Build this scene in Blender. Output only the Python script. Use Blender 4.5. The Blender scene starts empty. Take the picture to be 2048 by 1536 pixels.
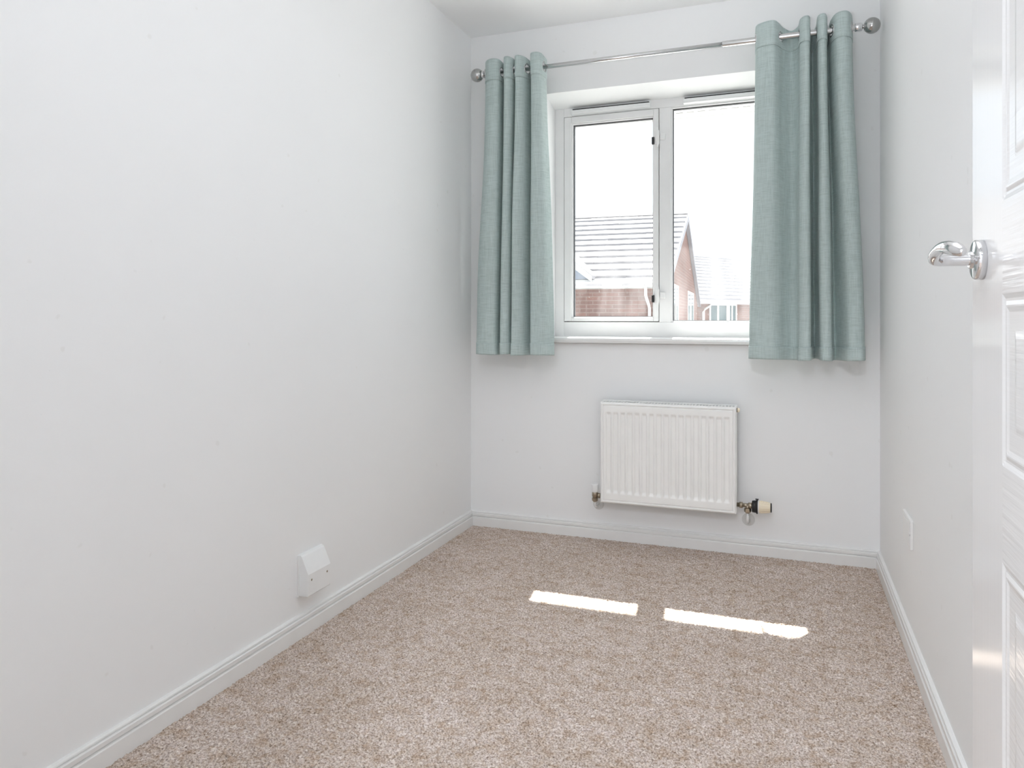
import bpy, bmesh, math, random
from mathutils import Vector, Matrix
import numpy as np

random.seed(7)
SC = bpy.context.scene
COL = SC.collection
PI = math.pi

# ------------------------------------------------------------------ camera, sky, lights
D = 3.32            # distance from the camera to the window wall
H = 1.016           # camera height above the carpet
XL, XR, ZC = -1.457, 0.358, 2.40
YN = 0.34           # inner face of the wall with the doorway

cam_d = bpy.data.cameras.new('camera')
cam = bpy.data.objects.new('camera', cam_d)
COL.objects.link(cam)
cam.location = (0, 0, H)
cam.rotation_euler = (PI / 2, 0, math.radians(20.5))
cam_d.sensor_fit = 'HORIZONTAL'
cam_d.sensor_width = 36
cam_d.lens = 36 * 1466 / 2048
cam_d.shift_y = -(768 - 637) / 2048
cam_d.clip_start = 0.02
cam_d.clip_end = 300
SC.camera = cam

world = bpy.data.worlds.new('hazy_sky')
SC.world = world
world.use_nodes = True
wn = world.node_tree
bg = wn.nodes['Background']
bg.inputs[0].default_value = (0.88, 0.95, 1.04, 1)
bg.inputs[1].default_value = 1.0

SUN_DIR = Vector((0.11, -1.0, -1.34)).normalized()
sd = bpy.data.lights.new('sun', 'SUN')
sd.energy = 9.5
sd.angle = math.radians(0.53)
sd.color = (1.0, 0.975, 0.94)
sun = bpy.data.objects.new('sun', sd)
COL.objects.link(sun)
sun.rotation_euler = SUN_DIR.to_track_quat('-Z', 'Y').to_euler()
sun.location = (-1, 8, 10)

ld = bpy.data.lights.new('landing_fill', 'AREA')  # added fill from behind the camera; no lamp is seen there
ld.shape = 'DISK'
ld.size = 0.32
ld.energy = 15.0
ld.color = (0.92, 0.98, 1.07)
lo = bpy.data.objects.new('landing_fill', ld)
COL.objects.link(lo)
lo.location = (-0.25, -0.75, 2.36)

# unseen spot added as soft fill, bounced off the ceiling
fd = bpy.data.lights.new('bounce_fill', 'SPOT')
fd.energy = 60.0
fd.spot_size = math.radians(96)
fd.spot_blend = 1.0
fd.shadow_soft_size = 0.06
fd.color = (0.95, 0.985, 1.04)
fo = bpy.data.objects.new('bounce_fill', fd)
COL.objects.link(fo)
fo.location = (-0.18, 0.72, 1.40)
fo.rotation_euler = (Vector((-0.20, 1.36, 2.40)) - Vector(fo.location)).to_track_quat('-Z', 'Y').to_euler()

SC.view_settings.view_transform = 'Standard'
SC.view_settings.look = 'None'
SC.view_settings.gamma = 1.0
SC.view_settings.use_curve_mapping = False
SC.view_settings.exposure = 1.27
try:
    SC.cycles.max_bounces = 24
    SC.cycles.diffuse_bounces = 16
    SC.cycles.glossy_bounces = 6
    SC.cycles.transparent_max_bounces = 24
    SC.cycles.sample_clamp_indirect = 6
except Exception:
    pass


# ------------------------------------------------------------------ materials
def srgb(r, g, b):
    f = lambda c: (c / 255 / 12.92) if c / 255 <= 0.04045 else ((c / 255 + 0.055) / 1.055) ** 2.4
    return (f(r), f(g), f(b), 1)


class NT:
    """tiny node helper"""
    def __init__(self, name):
        self.m = bpy.data.materials.new(name)
        self.m.use_nodes = True
        self.t = self.m.node_tree
        self.b = self.t.nodes['Principled BSDF']
        self.out = self.t.nodes['Material Output']

    def n(self, typ, **kw):
        nd = self.t.nodes.new(typ)
        for k, v in kw.items():
            setattr(nd, k, v)
        return nd

    def l(self, a, b):
        self.t.links.new(a, b)

    def coords(self, scale=(1, 1, 1), space='Object'):
        tc = self.n('ShaderNodeTexCoord')
        mp = self.n('ShaderNodeMapping')
        mp.inputs['Scale'].default_value = scale
        self.l(tc.outputs[space], mp.inputs['Vector'])
        return mp.outputs['Vector']

    def noise(self, vec, scale, detail=3, rough=0.5):
        nz = self.n('ShaderNodeTexNoise')
        nz.inputs['Scale'].default_value = scale
        nz.inputs['Detail'].default_value = detail
        nz.inputs['Roughness'].default_value = rough
        self.l(vec, nz.inputs['Vector'])
        return nz.outputs['Fac']

    def ramp(self, fac, stops, interp='LINEAR'):
        r = self.n('ShaderNodeValToRGB')
        r.color_ramp.interpolation = interp
        el = r.color_ramp.elements
        while len(el) < len(stops):
            el.new(0.5)
        for e, (p, c) in zip(el, stops):
            e.position = p
            e.color = c
        self.l(fac, r.inputs['Fac'])
        return r.outputs['Color']

    def mix(self, fac, a, b, blend='MIX'):
        mx = self.n('ShaderNodeMix', data_type='RGBA', blend_type=blend)
        for sock, v in ((mx.inputs[0], fac), (mx.inputs[6], a), (mx.inputs[7], b)):
            if hasattr(v, 'is_linked'):
                self.l(v, sock)
            else:
                sock.default_value = v
        return mx.outputs[2]

    def bump(self, height, strength=0.3, dist=0.002):
        bp = self.n('ShaderNodeBump')
        bp.inputs['Strength'].default_value = strength
        bp.inputs['Distance'].default_value = dist
        self.l(height, bp.inputs['Height'])
        self.l(bp.outputs['Normal'], self.b.inputs['Normal'])

    def base(self, c):
        if hasattr(c, 'is_linked'):
            self.l(c, self.b.inputs['Base Color'])
        else:
            self.b.inputs['Base Color'].default_value = c

    def set(self, rough=0.5, metal=0.0, spec=0.5, coat=0.0):
        self.b.inputs['Roughness'].default_value = rough
        self.b.inputs['Metallic'].default_value = metal
        self.b.inputs['Specular IOR Level'].default_value = spec
        self.b.inputs['Coat Weight'].default_value = coat
        self.b.inputs['Coat Roughness'].default_value = 0.05


WHITE = (1, 1, 1, 1)


def m_wall(name, col, marks=True):
    k = NT(name)
    v = k.coords()
    big = k.ramp(k.noise(v, 1.7, 2), [(0.3, (0.985, 0.985, 0.985, 1)), (0.7, WHITE)])
    c = k.mix(1.0, col, big, 'MULTIPLY')
    if marks:
        sp = k.ramp(k.noise(v, 26, 1, 0.4), [(0.0, WHITE), (0.765, WHITE), (0.80, (0.955, 0.95, 0.94, 1))])
        c = k.mix(1.0, c, sp, 'MULTIPLY')
        s2 = k.ramp(k.noise(k.coords((30, 60, 90)), 1.6, 2), [(0.0, WHITE), (0.76, WHITE), (0.83, (0.93, 0.925, 0.92, 1))])
        c = k.mix(1.0, c, s2, 'MULTIPLY')
    k.base(c)
    k.set(0.6, spec=0.3)
    k.bump(k.noise(v, 260, 2), 0.06, 0.001)
    return k.m


def m_plain(name, col, rough=0.4, metal=0.0, spec=0.5, coat=0.0, bscale=90, bstr=0.05):
    k = NT(name)
    v = k.coords()
    var = k.ramp(k.noise(v, 14, 2), [(0.3, (0.97, 0.97, 0.97, 1)), (0.7, WHITE)])
    k.base(k.mix(1.0, col, var, 'MULTIPLY'))
    k.set(rough, metal, spec, coat)
    if bstr:
        k.bump(k.noise(v, bscale, 2), bstr, 0.001)
    return k.m


M = {}
M['wall'] = m_wall('wall_paint', (0.855, 0.862, 0.865, 1))
M['ceiling'] = m_wall('ceiling_paint', (0.88, 0.885, 0.888, 1), False)
M['gloss'] = m_plain('white_gloss_paint', (0.82, 0.82, 0.81, 1), 0.28)
M['frame'] = m_plain('white_window_paint', (0.80, 0.80, 0.80, 1), 0.35, bscale=60, bstr=0.08)
M['enamel'] = m_plain('radiator_enamel', (0.90, 0.90, 0.885, 1), 0.3, bstr=0.0)
M['plastic'] = m_plain('white_plastic', (0.84, 0.85, 0.85, 1), 0.35, bstr=0.0)
M['cream'] = m_plain('cream_plastic', srgb(240, 228, 205), 0.4, bstr=0.0)
M['black'] = m_plain('black_plastic', (0.012, 0.012, 0.013, 1), 0.45, bstr=0.0)
M['dark'] = m_plain('dark_gasket', (0.05, 0.052, 0.055, 1), 0.6, bstr=0.0)
M['slot_shade'] = m_plain('vent_slot_shade', (0.03, 0.03, 0.03, 1), 0.7, bstr=0.0)
M['chrome'] = m_plain('chrome', (0.78, 0.78, 0.79, 1), 0.07, 1.0, bstr=0.0)
M['dark_chrome'] = m_plain('darkened_chrome', (0.50, 0.50, 0.49, 1), 0.06, 1.0, bstr=0.0)  # chrome coloured darker to stand in for dark reflections in the balls
M['steel'] = m_plain('brushed_steel', (0.62, 0.62, 0.62, 1), 0.22, 1.0, bscale=300, bstr=0.03)
M['brass'] = m_plain('nickel_brass', (0.42, 0.36, 0.28, 1), 0.32, 1.0, bstr=0.0)
M['pvc'] = m_plain('white_pvc', (0.80, 0.80, 0.79, 1), 0.4, bstr=0.0)
M['lead'] = m_plain('blue_grey_cladding', (0.16, 0.20, 0.27, 1), 0.55)
M['tile'] = m_plain('concrete_roof_tile', (0.30, 0.285, 0.29, 1), 0.7, bscale=30, bstr=0.2)
M['barge'] = m_plain('grey_bargeboard', (0.14, 0.135, 0.15, 1), 0.5)
M['pvc_out'] = m_plain('toned_down_white_pvc', (0.60, 0.60, 0.585, 1), 0.5, bstr=0.0)  # white pvc coloured darker to offset the very bright outdoor light
M['soffit_slot'] = m_plain('soffit_slot', (0.30, 0.30, 0.285, 1), 0.6, bstr=0.0)
M['paving'] = m_plain('pale_paving', (0.58, 0.57, 0.55, 1), 0.9, bscale=6, bstr=0.2)


def m_carpet():
    k = NT('twist_pile_carpet')
    v = k.coords()
    a = k.noise(v, 185, 3, 0.75)
    c1 = k.ramp(a, [(0.30, (0.19, 0.145, 0.115, 1)), (0.43, (0.48, 0.40, 0.35, 1)),
                    (0.54, (0.72, 0.63, 0.58, 1)), (0.65, (0.90, 0.84, 0.79, 1))])
    b = k.noise(v, 75, 2)
    c2 = k.ramp(b, [(0.32, (0.86, 0.80, 0.73, 1)), (0.55, WHITE), (0.72, (1.06, 1.05, 1.04, 1))])
    c = k.mix(1.0, c1, c2, 'MULTIPLY')
    m2 = k.ramp(k.noise(v, 24, 3, 0.6), [(0.36, (0.86, 0.80, 0.735, 1)), (0.52, WHITE), (0.68, (1.03, 1.02, 1.04, 1))])
    c = k.mix(1.0, c, m2, 'MULTIPLY')
    w = k.ramp(k.noise(v, 5, 3), [(0.35, (0.92, 0.905, 0.88, 1)), (0.65, WHITE)])
    c = k.mix(1.0, c, w, 'MULTIPLY')
    k.base(c)
    k.set(1.0, spec=0.05)
    k.bump(a, 0.5, 0.004)
    return k.m


M['carpet'] = m_carpet()


def m_fabric():
    k = NT('sage_linen_fabric')
    fine = k.noise(k.coords((700, 700, 14)), 1.0, 2)
    hor = k.noise(k.coords((25, 25, 620)), 1.0, 2)
    s = k.n('ShaderNodeMath', operation='ADD')
    k.l(fine, s.inputs[0])
    k.l(hor, s.inputs[1])
    hv = s.outputs[0]
    c = k.ramp(hv, [(0.70, (0.42, 0.505, 0.490, 1)), (1.0, (0.48, 0.568, 0.555, 1)), (1.30, (0.54, 0.63, 0.618, 1))])
    k.base(c)
    k.set(0.9, spec=0.1)
    k.b.inputs['Sheen Weight'].default_value = 0.15
    k.bump(hv, 0.25, 0.0008)
    tr = k.n('ShaderNodeBsdfTranslucent')
    k.l(c, tr.inputs['Color'])
    mx = k.n('ShaderNodeMixShader')
    mx.inputs[0].default_value = 0.09
    k.l(k.b.outputs[0], mx.inputs[1])
    k.l(tr.outputs[0], mx.inputs[2])
    k.l(mx.outputs[0], k.out.inputs['Surface'])
    return k.m


M['fabric'] = m_fabric()


def m_glass(name, dirt=0.012, tint=(0.97, 0.985, 0.98, 1)):
    k = NT(name)
    tr = k.n('ShaderNodeBsdfTransparent')
    tr.inputs[0].default_value = tint
    gl = k.n('ShaderNodeBsdfGlossy')
    gl.inputs['Roughness'].default_value = 0.0
    lw = k.n('ShaderNodeLayerWeight')
    p5 = k.n('ShaderNodeMath', operation='POWER')
    k.l(lw.outputs['Facing'], p5.inputs[0])
    p5.inputs[1].default_value = 5.0
    fr = k.n('ShaderNodeMath', operation='MULTIPLY_ADD')
    k.l(p5.outputs[0], fr.inputs[0])
    fr.inputs[1].default_value = 0.9
    fr.inputs[2].default_value = 0.035
    mx = k.n('ShaderNodeMixShader')
    k.l(fr.outputs[0], mx.inputs[0])
    k.l(tr.outputs[0], mx.inputs[1])
    k.l(gl.outputs[0], mx.inputs[2])
    # dried rain spots and smears: a thin chalky film
    df = k.n('ShaderNodeBsdfTranslucent')
    df.inputs[0].default_value = (0.9, 0.9, 0.9, 1)
    v = k.coords()
    spots = k.ramp(k.noise(v, 170, 1, 0.4), [(0.0, (0, 0, 0, 1)), (0.745, (0, 0, 0, 1)), (0.80, (0.25, 0.25, 0.25, 1))])
    smear = k.ramp(k.noise(k.coords((14, 14, 3)), 1.0, 4), [(0.40, (0.0, 0.0, 0.0, 1)), (0.75, (0.04, 0.04, 0.04, 1))])
    ad = k.mix(1.0, spots, smear, 'ADD')
    ad = k.mix(1.0, ad, (dirt, dirt, dirt, 1), 'ADD')
    m2 = k.n('ShaderNodeMixShader')
    k.l(ad, m2.inputs[0])
    k.l(mx.outputs[0], m2.inputs[1])
    k.l(df.outputs[0], m2.inputs[2])
    k.l(m2.outputs[0], k.out.inputs['Surface'])
    return k.m


M['glass'] = m_glass('double_glazing')


def m_clear():
    k = NT('clear_plastic')
    tr = k.n('ShaderNodeBsdfTransparent')
    tr.inputs[0].default_value = (0.985, 0.985, 0.98, 1)
    mx = k.n('ShaderNodeMixShader')
    mx.inputs[0].default_value = 0.15
    k.base((0.75, 0.74, 0.72, 1))
    k.set(0.2)
    k.l(tr.outputs[0], mx.inputs[1])
    k.l(k.b.outputs[0], mx.inputs[2])
    k.l(mx.outputs[0], k.out.inputs['Surface'])
    return k.m


M['clear'] = m_clear()
M['farglass'] = m_plain('far_window_glass', (0.06, 0.09, 0.095, 1), 0.05, 0, 0.25, bstr=0.0)  # dark teal base stands in for greenery reflected in the panes


def m_brick():
    k = NT('red_brick')
    v = k.coords()
    # run the bricks along the wall: u = distance along wall, v = height
    sx = k.n('ShaderNodeSeparateXYZ')
    k.l(v, sx.inputs[0])
    ad = k.n('ShaderNodeMath', operation='ADD')
    k.l(sx.outputs[0], ad.inputs[0])
    k.l(sx.outputs[1], ad.inputs[1])
    cb = k.n('ShaderNodeCombineXYZ')
    k.l(ad.outputs[0], cb.inputs[0])
    k.l(sx.outputs[2], cb.inputs[1])
    br = k.n('ShaderNodeTexBrick')
    br.inputs['Scale'].default_value = 1.0
    br.inputs['Brick Width'].default_value = 0.20
    br.inputs['Row Height'].default_value = 0.058
    br.inputs['Mortar Size'].default_value = 0.006
    br.inputs['Color1'].default_value = (0.145, 0.060, 0.043, 1)
    br.inputs['Color2'].default_value = (0.110, 0.050, 0.038, 1)
    br.inputs['Mortar'].default_value = (0.165, 0.112, 0.094, 1)
    k.l(cb.outputs[0], br.inputs['Vector'])
    pat = k.ramp(k.noise(v, 1.3, 3), [(0.35, (0.86, 0.86, 0.86, 1)), (0.65, WHITE)])
    k.base(k.mix(1.0, br.outputs['Color'], pat, 'MULTIPLY'))
    k.set(0.9, spec=0.2)
    inv = k.n('ShaderNodeInvert')
    k.l(br.outputs['Fac'], inv.inputs[1])
    k.bump(inv.outputs[0], 0.4, 0.01)
    return k.m


M['brick'] = m_brick()


def m_door():
    """white gloss over an embossed woodgrain: grain runs up the stiles, across the rails"""
    k = NT('white_woodgrain_door')
    up = k.noise(k.coords((60, 150, 2.2)), 1.0, 3)
    across = k.noise(k.coords((60, 5, 130)), 1.0, 2)
    tc = k.n('ShaderNodeTexCoord')
    sx = k.n('ShaderNodeSeparateXYZ')
    k.l(tc.outputs['Object'], sx.inputs[0])
    lt = k.n('ShaderNodeMath', operation='LESS_THAN')
    lt.inputs[1].default_value = 1.037
    k.l(sx.outputs[1], lt.inputs[0])
    k.base((0.83, 0.83, 0.83, 1))
    k.set(0.15, spec=0.11)
    hm = k.n('ShaderNodeMix', data_type='FLOAT')
    k.l(lt.outputs[0], hm.inputs[0])
    sc_up = k.n('ShaderNodeMath', operation='MULTIPLY')
    sc_up.inputs[1].default_value = 0.12
    k.l(up, sc_up.inputs[0])
    k.l(sc_up.outputs[0], hm.inputs[2])
    k.l(across, hm.inputs[3])
    k.bump(hm.outputs[0], 0.32, 0.0022)
    return k.m


M['door'] = m_door()


# ------------------------------------------------------------------ geometry helpers
class MB:
    def __init__(self):
        self.bm = bmesh.new()

    def hexa(self, p):
        """8 points: bottom ring 4, top ring 4"""
        v = [self.bm.verts.new(q) for q in p]
        for f in ((3, 2, 1, 0), (4, 5, 6, 7), (0, 1, 5, 4), (1, 2, 6, 5), (2, 3, 7, 6), (3, 0, 4, 7)):
            self.bm.faces.new([v[i] for i in f])
        return self

    def box(self, x0, x1, y0, y1, z0, z1):
        return self.hexa([(x0, y0, z0), (x1, y0, z0), (x1, y1, z0), (x0, y1, z0),
                          (x0, y0, z1), (x1, y0, z1), (x1, y1, z1), (x0, y1, z1)])

    def prism(self, poly, a, b):
        """poly: 3D points of one end; swept by vector b-a"""
        off = Vector(b) - Vector(a)
        v0 = [self.bm.verts.new(Vector(p)) for p in poly]
        v1 = [self.bm.verts.new(Vector(p) + off) for p in poly]
        n = len(poly)
        self.bm.faces.new(v0[::-1])
        self.bm.faces.new(v1)
        for i in range(n):
            self.bm.faces.new([v0[i], v0[(i + 1) % n], v1[(i + 1) % n], v1[i]])
        return self

    def lathe(self, base, axis, prof, seg=20, smooth=True):
        """prof: list of (distance along axis, radius)"""
        axis = Vector(axis).normalized()
        q = axis.to_track_quat('Z', 'Y').to_matrix()
        base = Vector(base)
        rings = []
        for d, r in prof:
            ring = []
            for i in range(seg):
                a = 2 * PI * i / seg
                ring.append(self.bm.verts.new(base + q @ Vector((r * math.cos(a), r * math.sin(a), d))))
            rings.append(ring)
        fs = []
        for r0, r1 in zip(rings, rings[1:]):
            for i in range(seg):
                fs.append(self.bm.faces.new([r0[i], r0[(i + 1) % seg], r1[(i + 1) % seg], r1[i]]))
        self.bm.faces.new(rings[0][::-1])
        self.bm.faces.new(rings[-1])
        for f in fs:
            f.smooth = smooth
        return self

    def tube(self, pts, rad, seg=12, rad2=None):
        """round (or oval) bar through pts; rad may be a list; rad2 = vertical radius list"""
        pts = [Vector(p) for p in pts]
        n = len(pts)
        rr = rad if isinstance(rad, (list, tuple)) else [rad] * n
        r2 = rad2 if rad2 is not None else rr
        rings = []
        up = Vector((0, 0, 1))
        for i, p in enumerate(pts):
            t = (pts[min(i + 1, n - 1)] - pts[max(i - 1, 0)]).normalized()
            u = up if abs(t.dot(up)) < 0.95 else Vector((0, 1, 0))
            s = t.cross(u).normalized()
            w = s.cross(t).normalized()
            rings.append([self.bm.verts.new(p + s * rr[i] * math.cos(2 * PI * j / seg) + w * r2[i] * math.sin(2 * PI * j / seg))
                          for j in range(seg)])
        for a, b in zip(rings, rings[1:]):
            for j in range(seg):
                f = self.bm.faces.new([a[j], a[(j + 1) % seg], b[(j + 1) % seg], b[j]])
                f.smooth = True
        self.bm.faces.new(rings[0][::-1])
        self.bm.faces.new(rings[-1])
        return self

    def torus(self, c, axis, R, r, seg=24, s2=8):
        axis = Vector(axis).normalized()
        q = axis.to_track_quat('Z', 'Y').to_matrix()
        c = Vector(c)
        rings = []
        for i in range(seg):
            a = 2 * PI * i / seg
            rings.append([self.bm.verts.new(c + q @ Vector(((R + r * math.cos(2 * PI * j / s2)) * math.cos(a),
                                                            (R + r * math.cos(2 * PI * j / s2)) * math.sin(a),
                                                            r * math.sin(2 * PI * j / s2)))) for j in range(s2)])
        for i in range(seg):
            a, b = rings[i], rings[(i + 1) % seg]
            for j in range(s2):
                f = self.bm.faces.new([a[j], b[j], b[(j + 1) % s2], a[(j + 1) % s2]])
                f.smooth = True
        return self

    def sphere(self, c, r, u=28, v=16):
        prof = [(-r * math.cos(PI * i / v), max(1e-5, r * math.sin(PI * i / v))) for i in range(v + 1)]
        return self.lathe(c, (0, 0, 1), prof, u)

    def grid(self, f, nu, nv, smooth=True, close=False):
        vs = [[self.bm.verts.new(f(i, j)) for j in range(nv)] for i in range(nu)]
        for i in range(nu - 1):
            for j in range(nv - 1):
                fc = self.bm.faces.new([vs[i][j], vs[i + 1][j], vs[i + 1][j + 1], vs[i][j + 1]])
                fc.smooth = smooth
        return self

    def build(self, name, mat, parent=None, bevel=0.0, fix=True, label=None):
        if fix:
            bmesh.ops.recalc_face_normals(self.bm, faces=self.bm.faces)
        me = bpy.data.meshes.new(name)
        self.bm.to_mesh(me)
        self.bm.free()
        me.materials.append(mat)
        o = bpy.data.objects.new(name, me)
        COL.objects.link(o)
        if parent:
            put(o, parent)
        if bevel:
            b = o.modifiers.new('bevel', 'BEVEL')
            b.width = bevel
            b.segments = 2
            b.limit_method = 'ANGLE'
            b.angle_limit = math.radians(40)
        if label:
            o['label'] = label
        return o


def put(o, parent):
    """parent o (built in world coordinates) under parent, keeping its place"""
    o.parent = parent
    w = Matrix.Identity(4)
    p = parent
    while p is not None:
        w = p.matrix_basis if p.parent is None else p.matrix_basis
        o.matrix_parent_inverse = world_of(parent).inverted()
        break


def world_of(o):
    m = o.matrix_basis.copy()
    if o.parent:
        return world_of(o.parent) @ o.matrix_parent_inverse @ m
    return m


def thing(name, label, cat, loc=(0, 0, 0), group=None, kind=None):
    o = bpy.data.objects.new(name, None)
    COL.objects.link(o)
    o.empty_display_size = 0.05
    o.location = loc
    o['label'] = label
    if cat:
        o['category'] = cat
    if group:
        o['group'] = group
    if kind:
        o['kind'] = kind
    return o


def struct(o, label):
    o['kind'] = 'structure'
    o['label'] = label
    return o


# ------------------------------------------------------------------ room shell
# window opening in the back wall
WX0, WX1, WZ0, WZ1 = -1.073, 0.022, 0.90, 2.083
YO = 3.62                                   # outer brick face
b = MB()
b.box(XL - 0.12, WX0, D, YO, 0, ZC)
b.box(WX1, XR + 0.12, D, YO, 0, ZC)
b.box(WX0, WX1, D, YO, 0, WZ0)
b.hexa([(WX0, D, WZ1), (WX1, D, WZ1), (WX1, YO, 2.02), (WX0, YO, 2.02),
        (WX0, D, ZC), (WX1, D, ZC), (WX1, YO, ZC), (WX0, YO, ZC)])
struct(b.build('wall_back', M['wall']), 'white painted window wall with deep window recess')
struct(MB().box(XL - 0.12, XL, -1.5, D, 0, ZC).build('wall_left', M['wall']), 'long white painted wall left of window, faintly scuffed')
struct(MB().box(XR, XR + 0.12, YN - 0.12, D, 0, ZC).build('wall_right', M['wall']), 'white painted wall right of window, behind the open door')
b = MB()
b.box(XL, -0.62, YN - 0.12, YN, 0, ZC)
b.box(0.30, XR, YN - 0.12, YN, 0, ZC)
b.box(-0.62, 0.30, YN - 0.12, YN, 2.04, ZC)
struct(b.build('wall_front', M['wall']), 'white wall with doorway behind the camera')
struct(MB().box(XL - 0.12, XR + 0.12, -1.5, YO - 0.02, ZC, ZC + 0.1).build('ceiling', M['ceiling']), 'smooth white painted ceiling')
b = MB()
b.box(XL, XR + 0.8, -1.62, -1.5, 0, ZC)
b.box(XR + 0.68, XR + 0.8, -1.5, YN - 0.12, 0, ZC)
b.box(XR + 0.12, XR + 0.8, -1.5, YN - 0.12, ZC, ZC + 0.1)
b.box(XR + 0.12, XR + 0.8, YN - 0.12, YN, 0, ZC)
struct(b.build('wall_landing', M['wall']), 'white landing walls outside the doorway')

# carpet: a fine pile with its own relief inside the room, plain beyond the door
NXc, NYc = 470, 640
xs = np.linspace(XL, XR, NXc)
ys = np.linspace(YN - 0.12, D, NYc)
rng = np.random.default_rng(3)
X, Y = np.meshgrid(xs, ys, indexing='ij')
X = X + rng.uniform(-0.0014, 0.0014, X.shape)
Y = Y + rng.uniform(-0.0014, 0.0014, Y.shape)
Z = rng.uniform(-0.0032, 0.0018, X.shape)
co = np.stack([X, Y, Z], -1).reshape(-1, 3)
idx = np.arange(NXc * NYc).reshape(NXc, NYc)
q = np.stack([idx[:-1, :-1], idx[1:, :-1], idx[1:, 1:], idx[:-1, 1:]], -1).reshape(-1, 4)
me = bpy.data.meshes.new('floor')
me.vertices.add(len(co))
me.vertices.foreach_set('co', co.astype(np.float32).ravel())
me.loops.add(q.size)
me.loops.foreach_set('vertex_index', q.astype(np.int32).ravel())
me.polygons.add(len(q))
me.polygons.foreach_set('loop_start', np.arange(0, q.size, 4, dtype=np.int32))
me.polygons.foreach_set('use_smooth', np.ones(len(q), dtype=bool))
me.update(calc_edges=True)
me.materials.append(M['carpet'])
fl = bpy.data.objects.new('floor', me)
COL.objects.link(fl)
struct(fl, 'beige brown speckled twist pile carpet across the room')
s = MB().box(XL - 0.12, XR + 0.8, -1.62, YO, -0.15, -0.0045).build('subfloor', M['carpet'], fl)

# skirting boards: profile (distance from wall, height)
SK = [(0, 0.0), (0.016, 0.0), (0.016, 0.041), (0.0145, 0.0435), (0.0080, 0.0450), (0.0080, 0.0475), (0.0135, 0.0495),
      (0.0135, 0.0595), (0.0118, 0.0615), (0.0075, 0.062), (0.0075, 0.064), (0.0105, 0.0660), (0.0095, 0.069), (0.005, 0.0715), (0, 0.072)]
SK = [(d, z - 0.004 if z == 0 else z) for d, z in SK]
t = 0.0


def skirt(name, label, p0, p1, inward, m0, m1):
    """mitred skirting from p0 to p1; inward = direction into the room; m0, m1 pull the ends in for a mitre"""
    p0, p1, inward = Vector(p0), Vector(p1), Vector(inward)
    along = (p1 - p0).normalized()
    bm = MB()
    v0 = [bm.bm.verts.new(p0 + inward * d + along * d * m0 + Vector((0, 0, z))) for d, z in SK]
    v1 = [bm.bm.verts.new(p1 + inward * d - along * d * m1 + Vector((0, 0, z))) for d, z in SK]
    n = len(SK)
    for i in range(n):
        bm.bm.faces.new([v0[i], v0[(i + 1) % n], v1[(i + 1) % n], v1[i]])
    bm.bm.faces.new(v0[::-1])
    bm.bm.faces.new(v1)
    struct(bm.build(name, M['gloss']), label)


skirt('baseboard_left', 'white grooved skirting board along left wall', (XL, YN, 0), (XL, D, 0), (1, 0, 0), 0, 1)
skirt('baseboard_back', 'white grooved skirting board under window and radiator', (XL, D, 0), (XR, D, 0), (0, -1, 0), 1, 1)
skirt('baseboard_right', 'white grooved skirting board along right wall', (XR, D, 0), (XR, YN, 0), (-1, 0, 0), 1, 0)

# ------------------------------------------------------------------ window
YF = 3.48                                   # room face of the frame
win = thing('window_1', 'white painted two light window with casement on the left', None, (-0.52, YF, 0.93), kind='structure')
ZT = 2.0535
FB = 0.940
b = MB()
b.box(WX0, -1.027, YF, YF + 0.075, FB - 0.045, ZT)                    # left jamb
b.box(-0.030, WX1, YF, YF + 0.075, FB - 0.045, ZT)                    # right jamb
b.box(-1.027, -0.030, YF, YF + 0.075, 2.008, ZT)              # head
b.box(-1.027, -0.030, YF, YF + 0.075, FB - 0.045, 0.999)      # bottom rail
# rebate behind the casement
b.box(-1.027, -1.008, YF + 0.051, YF + 0.074, 0.999, 2.008)
b.box(-0.580, -0.559, YF + 0.051, YF + 0.074, 0.999, 2.008)
b.box(-1.008, -0.580, YF + 0.051, YF + 0.074, 0.999, 1.012)
b.box(-1.008, -0.580, YF + 0.051, YF + 0.074, 1.990, 2.008)
b.build('window_frame', M['frame'], win, 0.002)
b = MB()
b.box(-0.560, -0.506, YF, YF + 0.075, 0.999, 2.008)
b.build('mullion', M['frame'], win, 0.002)


def ring(bm, x0, x1, z0, z1, wl, wr, wb, wt, y0, y1):
    bm.box(x0, x0 + wl, y0, y1, z0, z1)
    bm.box(x1 - wr, x1, y0, y1, z0, z1)
    bm.box(x0 + wl, x1 - wr, y0, y1, z0, z0 + wb)
    bm.box(x0 + wl, x1 - wr, y0, y1, z1 - wt, z1)
    return bm


sash = ring(MB(), -1.0245, -0.5625, 1.0025, 2.0055, 0.036, 0.024, 0.017, 0.031, YF - 0.004, YF + 0.05).build('casement_sash', M['frame'], win, 0.002)
ring(MB(), -0.9885, -0.5865, 1.0195, 1.9745, 0.006, 0.004, 0.005, 0.006, YF + 0.004, YF + 0.03).build('glazing_bead', M['frame'], sash, 0.001)
ring(MB(), -0.9825, -0.5905, 1.0245, 1.9685, 0.004, 0.003, 0.003, 0.004, YF + 0.016, YF + 0.036).build('gasket', M['dark'], sash)
MB().box(-0.9800, -0.5925, YF + 0.026, YF + 0.030, 1.026, 1.966).build('pane', M['glass'], sash)
fixed = ring(MB(), -0.506, -0.030, 0.999, 2.008, 0.006, 0.006, 0.006, 0.006, YF + 0.006, YF + 0.05).build('glazing_bead', M['frame'], win, 0.001)
ring(MB(), -0.500, -0.036, 1.005, 2.002, 0.0035, 0.003, 0.003, 0.004, YF + 0.02, YF + 0.04).build('gasket', M['dark'], fixed)
MB().box(-0.498, -0.038, YF + 0.028, YF + 0.032, 1.007, 2.000).build('pane', M['glass'], fixed)

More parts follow.
